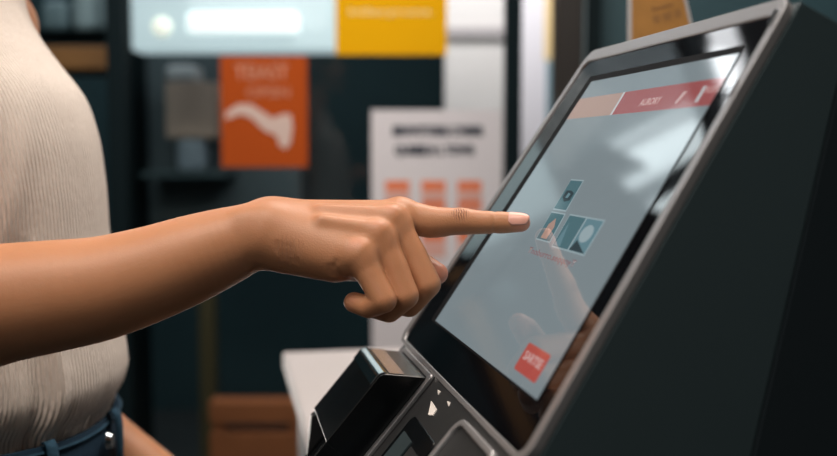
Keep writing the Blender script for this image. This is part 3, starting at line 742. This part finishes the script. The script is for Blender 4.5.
me = bpy.data.meshes.new('r'); bm.to_mesh(me); bm.free(); link('round_lamp', me, M['lamp'], lb, True)

def bbox(name, x0, x1_, y0, y1_, Y, dep, m, label, cat, group=None, bev=.004, base=None):
    a, b_ = PY(x0, y1_, Y), PY(x1_, y0, Y); z0 = a[2] if base is None else base
    o = boxes(name, [(a[0], b_[0], Y, Y + dep, z0, b_[2])], m, None, bevel=bev, off=((a[0] + b_[0]) / 2, Y + dep / 2, z0)); o.location = ((a[0] + b_[0]) / 2, Y + dep / 2, z0)
    return tag(o, label, cat, group)
# partition walls past the glass
struct(boxes('wall_pale', [(X(445, 3.0), X(506, 3.0), 3.0, 3.12, 0, ZC)], M['plaster']))
struct(boxes('wall_side', [(X(518, 3.0), X(560, 3.0), 3.0, 3.12, 0, ZC)], mat('plaster_blue', (.64, .63, .68), .8)))
struct(boxes('trim_1', [(X(445, 2.98), X(506, 2.98), 2.985, 3.0, Z(38, 2.98), Z(27, 2.98))], mat('trim_mauve', (.36, .31, .32), .7)))
sheet('banner', 544, 557, -70, 60, 3.0, (.66, .50, .26), 'narrow beige banner at the right edge of the pale wall, above the blue one', 'banner')
sheet('blue_banner', 545, 557, 60, 190, 3.0, (.18, .28, .33), 'narrow grey-blue banner hanging below the beige one', 'banner')
struct(boxes('trim_2', [(X(556, 2.0), X(581, 2.0), 2.0, 2.08, 0, ZC)], M['bronze']))
struct(boxes('trim_3', [(X(581.5, 2.02), X(583.5, 2.02), 2.01, 2.05, 0, ZC)], mat('edge_blue', (.12, .17, .19), .5)))
struct(boxes('trim_4', [(X(583.5, 2.05), X(600, 2.05), 2.05, 2.12, 0, ZC)], M['post']))
struct(boxes('wall_teal', [(X(600, 2.12), XR, 2.12, 2.2, 0, ZC)], mat('teal_board', (.014, .045, .056), .6, var=(2, .3))))
struct(boxes('wall_panel', [(X(146, 3.43), X(300, 3.43), 3.43, 3.5, Z(235, 3.43), ZC)], mat('panel_slate', (.050, .072, .083), .6, var=(4, .3))))

# dispenser and things left of the orange poster
sh = bbox('shelf', 140, 225, 172, 178, 3.2, .22, M['teal_l'], 'dark shelf behind the glass, left of the orange poster', 'shelf')
d_ = bbox('cardboard_box', 166, 214, 82, 138, 3.2, .18, mat('cardboard', (.36, .27, .22), .8, var=(6, .2)), 'tan cardboard box on the back shelf behind the glass, left of the orange poster', 'box')
bm_ = bbox('bowl_stack', 164, 196, 64, 82, 3.2, .12, mat('white_paper', (.42, .44, .46), .6), 'pale white packet lying on top of the tan cardboard box', 'packet', bev=.02)
bj = bbox('jar', 176, 204, 138, 172, 3.2, .09, mat('jar_blue', (.22, .27, .32), .3), 'pale blue-grey jar below the tan box on the back shelf', 'jar', bev=.02)
# left bay: shelving with an orange board and pale things above it
YS = 3.1
ux = X(80, YS)
un = empty('shelving_unit', (ux, YS + .15, 0), 0, 'dark shelving unit with an orange-brown board, past the shoulder at upper left', 'shelving')
def SX(p): return X(p, YS) - ux
boxes('shelf_board', [(SX(-150), SX(112), -.15, .15, Z(69, YS), Z(46, YS))], M['wood'], un, bevel=.004)
boxes('upper_board', [(SX(-150), SX(112), -.15, .15, Z(33, YS), Z(30, YS))], M['post'], un)
boxes('upright', [(SX(112), SX(112) + .03, -.15, .15, 0, 2.3)], M['post'], un)
boxes('upright', [(SX(-150) - .03, SX(-150), -.15, .15, 0, 2.3)], M['post'], un)
boxes('lower_board', [(SX(-150), SX(112), -.15, .15, Z(330, YS), Z(322, YS))], M['post'], un)
zt = Z(30, YS)
for k_, (xa, xb, yt, lab) in enumerate(((40, 66, 0, 'small blue-grey packet on the upper shelf, nearest the shoulder'), (72, 94, -26, 'tall pale grey packet on the upper shelf, above the orange-brown board'), (95, 107, -14, 'pale grey packet on the upper shelf, next to the dark mullion'))):
    o = bbox('packet', xa, xb, yt, 30, YS + .02, .12, mat('packet_paper', ((.12, .17, .19), (.26, .32, .34), (.20, .25, .27))[k_], .6), lab, 'packet', 'packets on the upper shelf', bev=.02, base=zt + .001)
# low wooden bench far below the arm
be = empty('wooden_bench', (X(250, 2.9), 3.05, 0), 0, 'low orange-brown wooden bench far behind, below the forearm', 'bench')
for (ya, yb, m_, nm) in ((402, 424, M['wood_d'], 'seat'), (433, 470, M['wood_d'], 'front_board')):
    za, zb = Z(yb, 2.9), Z(ya, 2.9); boxes(nm, [(X(205, 2.9) - X(250, 2.9), X(296, 2.9) - X(250, 2.9), -.15, -.08, za, zb)], m_, be, bevel=.004)
for sx in (X(208, 2.9), X(286, 2.9)):
    boxes('leg', [(sx - X(250, 2.9), sx - X(250, 2.9) + .03, -.14, -.09, 0, Z(424, 2.9))], M['wood_d'], be, bevel=.003)
pl = bbox('wooden_post', 200, 214, 290, 404, 3.3, .05, mat('post_olive', (.075, .055, .02), .6), 'thin olive-brown upright post behind the bench', 'post', base=0)

# leaflet standing behind the kiosk screen
lf_pts = [(628, 60), (697, 42), (682, -22), (628, -8)]
lfY = 1.03
lo_ = PY(660, 60, lfY); lo_[2] = CT
lf = empty('leaflet', lo_, 0, 'orange-brown leaflet with white edges standing behind the top of the screen', 'leaflet')
def lpoly(pts): return [(PY(x, y, lfY)[0] - lo_[0], PY(x, y, lfY)[2] - lo_[2]) for x, y in pts]
prism('backing_card', lpoly(lf_pts), 0, .004, lambda p, q, h: (p, h, q), mat('card_white', (.50, .48, .48), .6), lf)
prism('printed_face', lpoly([(632, 60), (693.5, 44), (679, -20), (632, -7)]), -.001, .0, lambda p, q, h: (p, h, q), mat('print_orange', (.46, .22, .055), .6, var=(30, .25)), lf)
prt = mat('print_brown', (.20, .10, .05), .7)
def lfn(cx, cy_):
    c = PY(cx, cy_, lfY); a_ = R(14)
    return lambda p, q, h: (c[0] - lo_[0] + p * math.cos(a_) - q * math.sin(a_), -.0014, c[2] - lo_[2] + p * math.sin(a_) + q * math.cos(a_))
text('print', 'Gonrerlens', .0075, lfn(662, 7), prt, lf, 0, w=.022)
text('print', 'III IIII III', .012, lfn(667, 17), prt, lf, 0, w=.028)
sm_ = mat('stand_black', (.01, .01, .01), .5)
kz = PY(660, 60, lfY)[2] - CT
stand = boxes('stand_stem', [(-.02, .02, .004, .012, .008, kz + .03)], sm_, lf)
boxes('stand_foot', [(-.05, .05, -.03, .06, 0, .01)], sm_, lf)

# ------------------------------------------------------------------ lights
def added_ceil_light(x, y, sx, sy, e, col, label):  # unseen fixtures, added to match the area lamps and brighten the screen's reflection
    r_ = empty('added_ceiling_light', (x, y, ZC - .03), 0, label, 'ceiling light', 'added ceiling lights')
    boxes('frame', [(-sx / 2 - .02, sx / 2 + .02, -sy / 2 - .02, sy / 2 + .02, 0, .03)], M['steel'], r_)
    boxes('diffuser', [(-sx / 2, sx / 2, -sy / 2, sy / 2, -.006, 0)], mat('diffuser', (.8, .8, .8), .6, emit=col, es=e), r_)
def area(x, y, z, sx, sy, w, col, tgt):
    l = bpy.data.lights.new('area', 'AREA'); l.shape = 'RECTANGLE'; l.size = sx; l.size_y = sy; l.energy = w; l.color = col
    o = bpy.data.objects.new('area_lamp', l); COL.objects.link(o); o.location = (x, y, z)
    o.rotation_euler = (Vector(tgt) - Vector((x, y, z))).to_track_quat('-Z', 'Y').to_euler(); return o
area(-.15, .15, 2.6, .7, .5, 16, (1, .90, .80), (-.15, .7, 1.2))
area(-1.0, .2, 2.6, .6, .5, 7, (1, .93, .86), (-.4, .8, 1.2))
area(.45, 1.5, 2.6, .8, .5, 20, (1, .88, .78), (0, .8, 1.15))
area(-.3, 1.5, 2.6, 1.4, .6, 15, (.95, .97, 1), (-.3, 2.6, 1.2))
area(.22, 2.55, 2.15, .5, .2, 9, (1, .95, .93), (.25, 3.0, 1.5))  # unseen wash light added to brighten the pale wall
area(-.85, -.8, 2.3, .8, .8, 8, (1, .95, .90), (-.35, .8, 1.1))  # unseen fill added to lift the shirt
area(-.55, 2.2, .75, .8, .3, 2.5, (1, .92, .85), (-.05, .7, 1.15))  # unseen low lamp added to light the hand's underside from behind
area(-1.0, 2.9, 2.6, 1.2, .4, 5, (.95, .97, 1), (-1.0, 3.3, 1.3))
added_ceil_light(-.15, .15, .7, .5, 2.5, (1, .93, .86), 'unseen square ceiling light added above the kiosk and the pointing hand')
added_ceil_light(-1.0, .2, .6, .5, 2.5, (1, .95, .90), 'unseen square ceiling light added above the person')
added_ceil_light(.45, 1.5, .8, .5, 2.5, (1, .93, .86), 'unseen ceiling light added above the pale counter')
added_ceil_light(-1.15, 3.75, .9, 1.3, 3.6, (.93, .97, 1), 'unseen bright ceiling light added behind the glazed partition, to be mirrored in the screen')

w = bpy.data.worlds.new('world'); S.world = w; w.use_nodes = True
w.node_tree.nodes['Background'].inputs[0].default_value = (.25, .32, .36, 1); w.node_tree.nodes['Background'].inputs[1].default_value = .25

# ------------------------------------------------------------------ camera
cd = bpy.data.cameras.new('camera'); cam = bpy.data.objects.new('camera', cd); COL.objects.link(cam)
cd.sensor_width = 36; cd.lens = F / 837 * 36; cd.clip_start = .02
cam.location = tuple(CAM); cam.rotation_euler = (R(90) - PITCH, 0, 0)
cd.dof.use_dof = True; cd.dof.focus_distance = .672; cd.dof.aperture_fstop = 3.9
S.camera = cam
S.view_settings.view_transform = 'Standard'; S.view_settings.look = 'None'; S.view_settings.exposure = 0; S.view_settings.gamma = 1
S.view_settings.use_curve_mapping = False
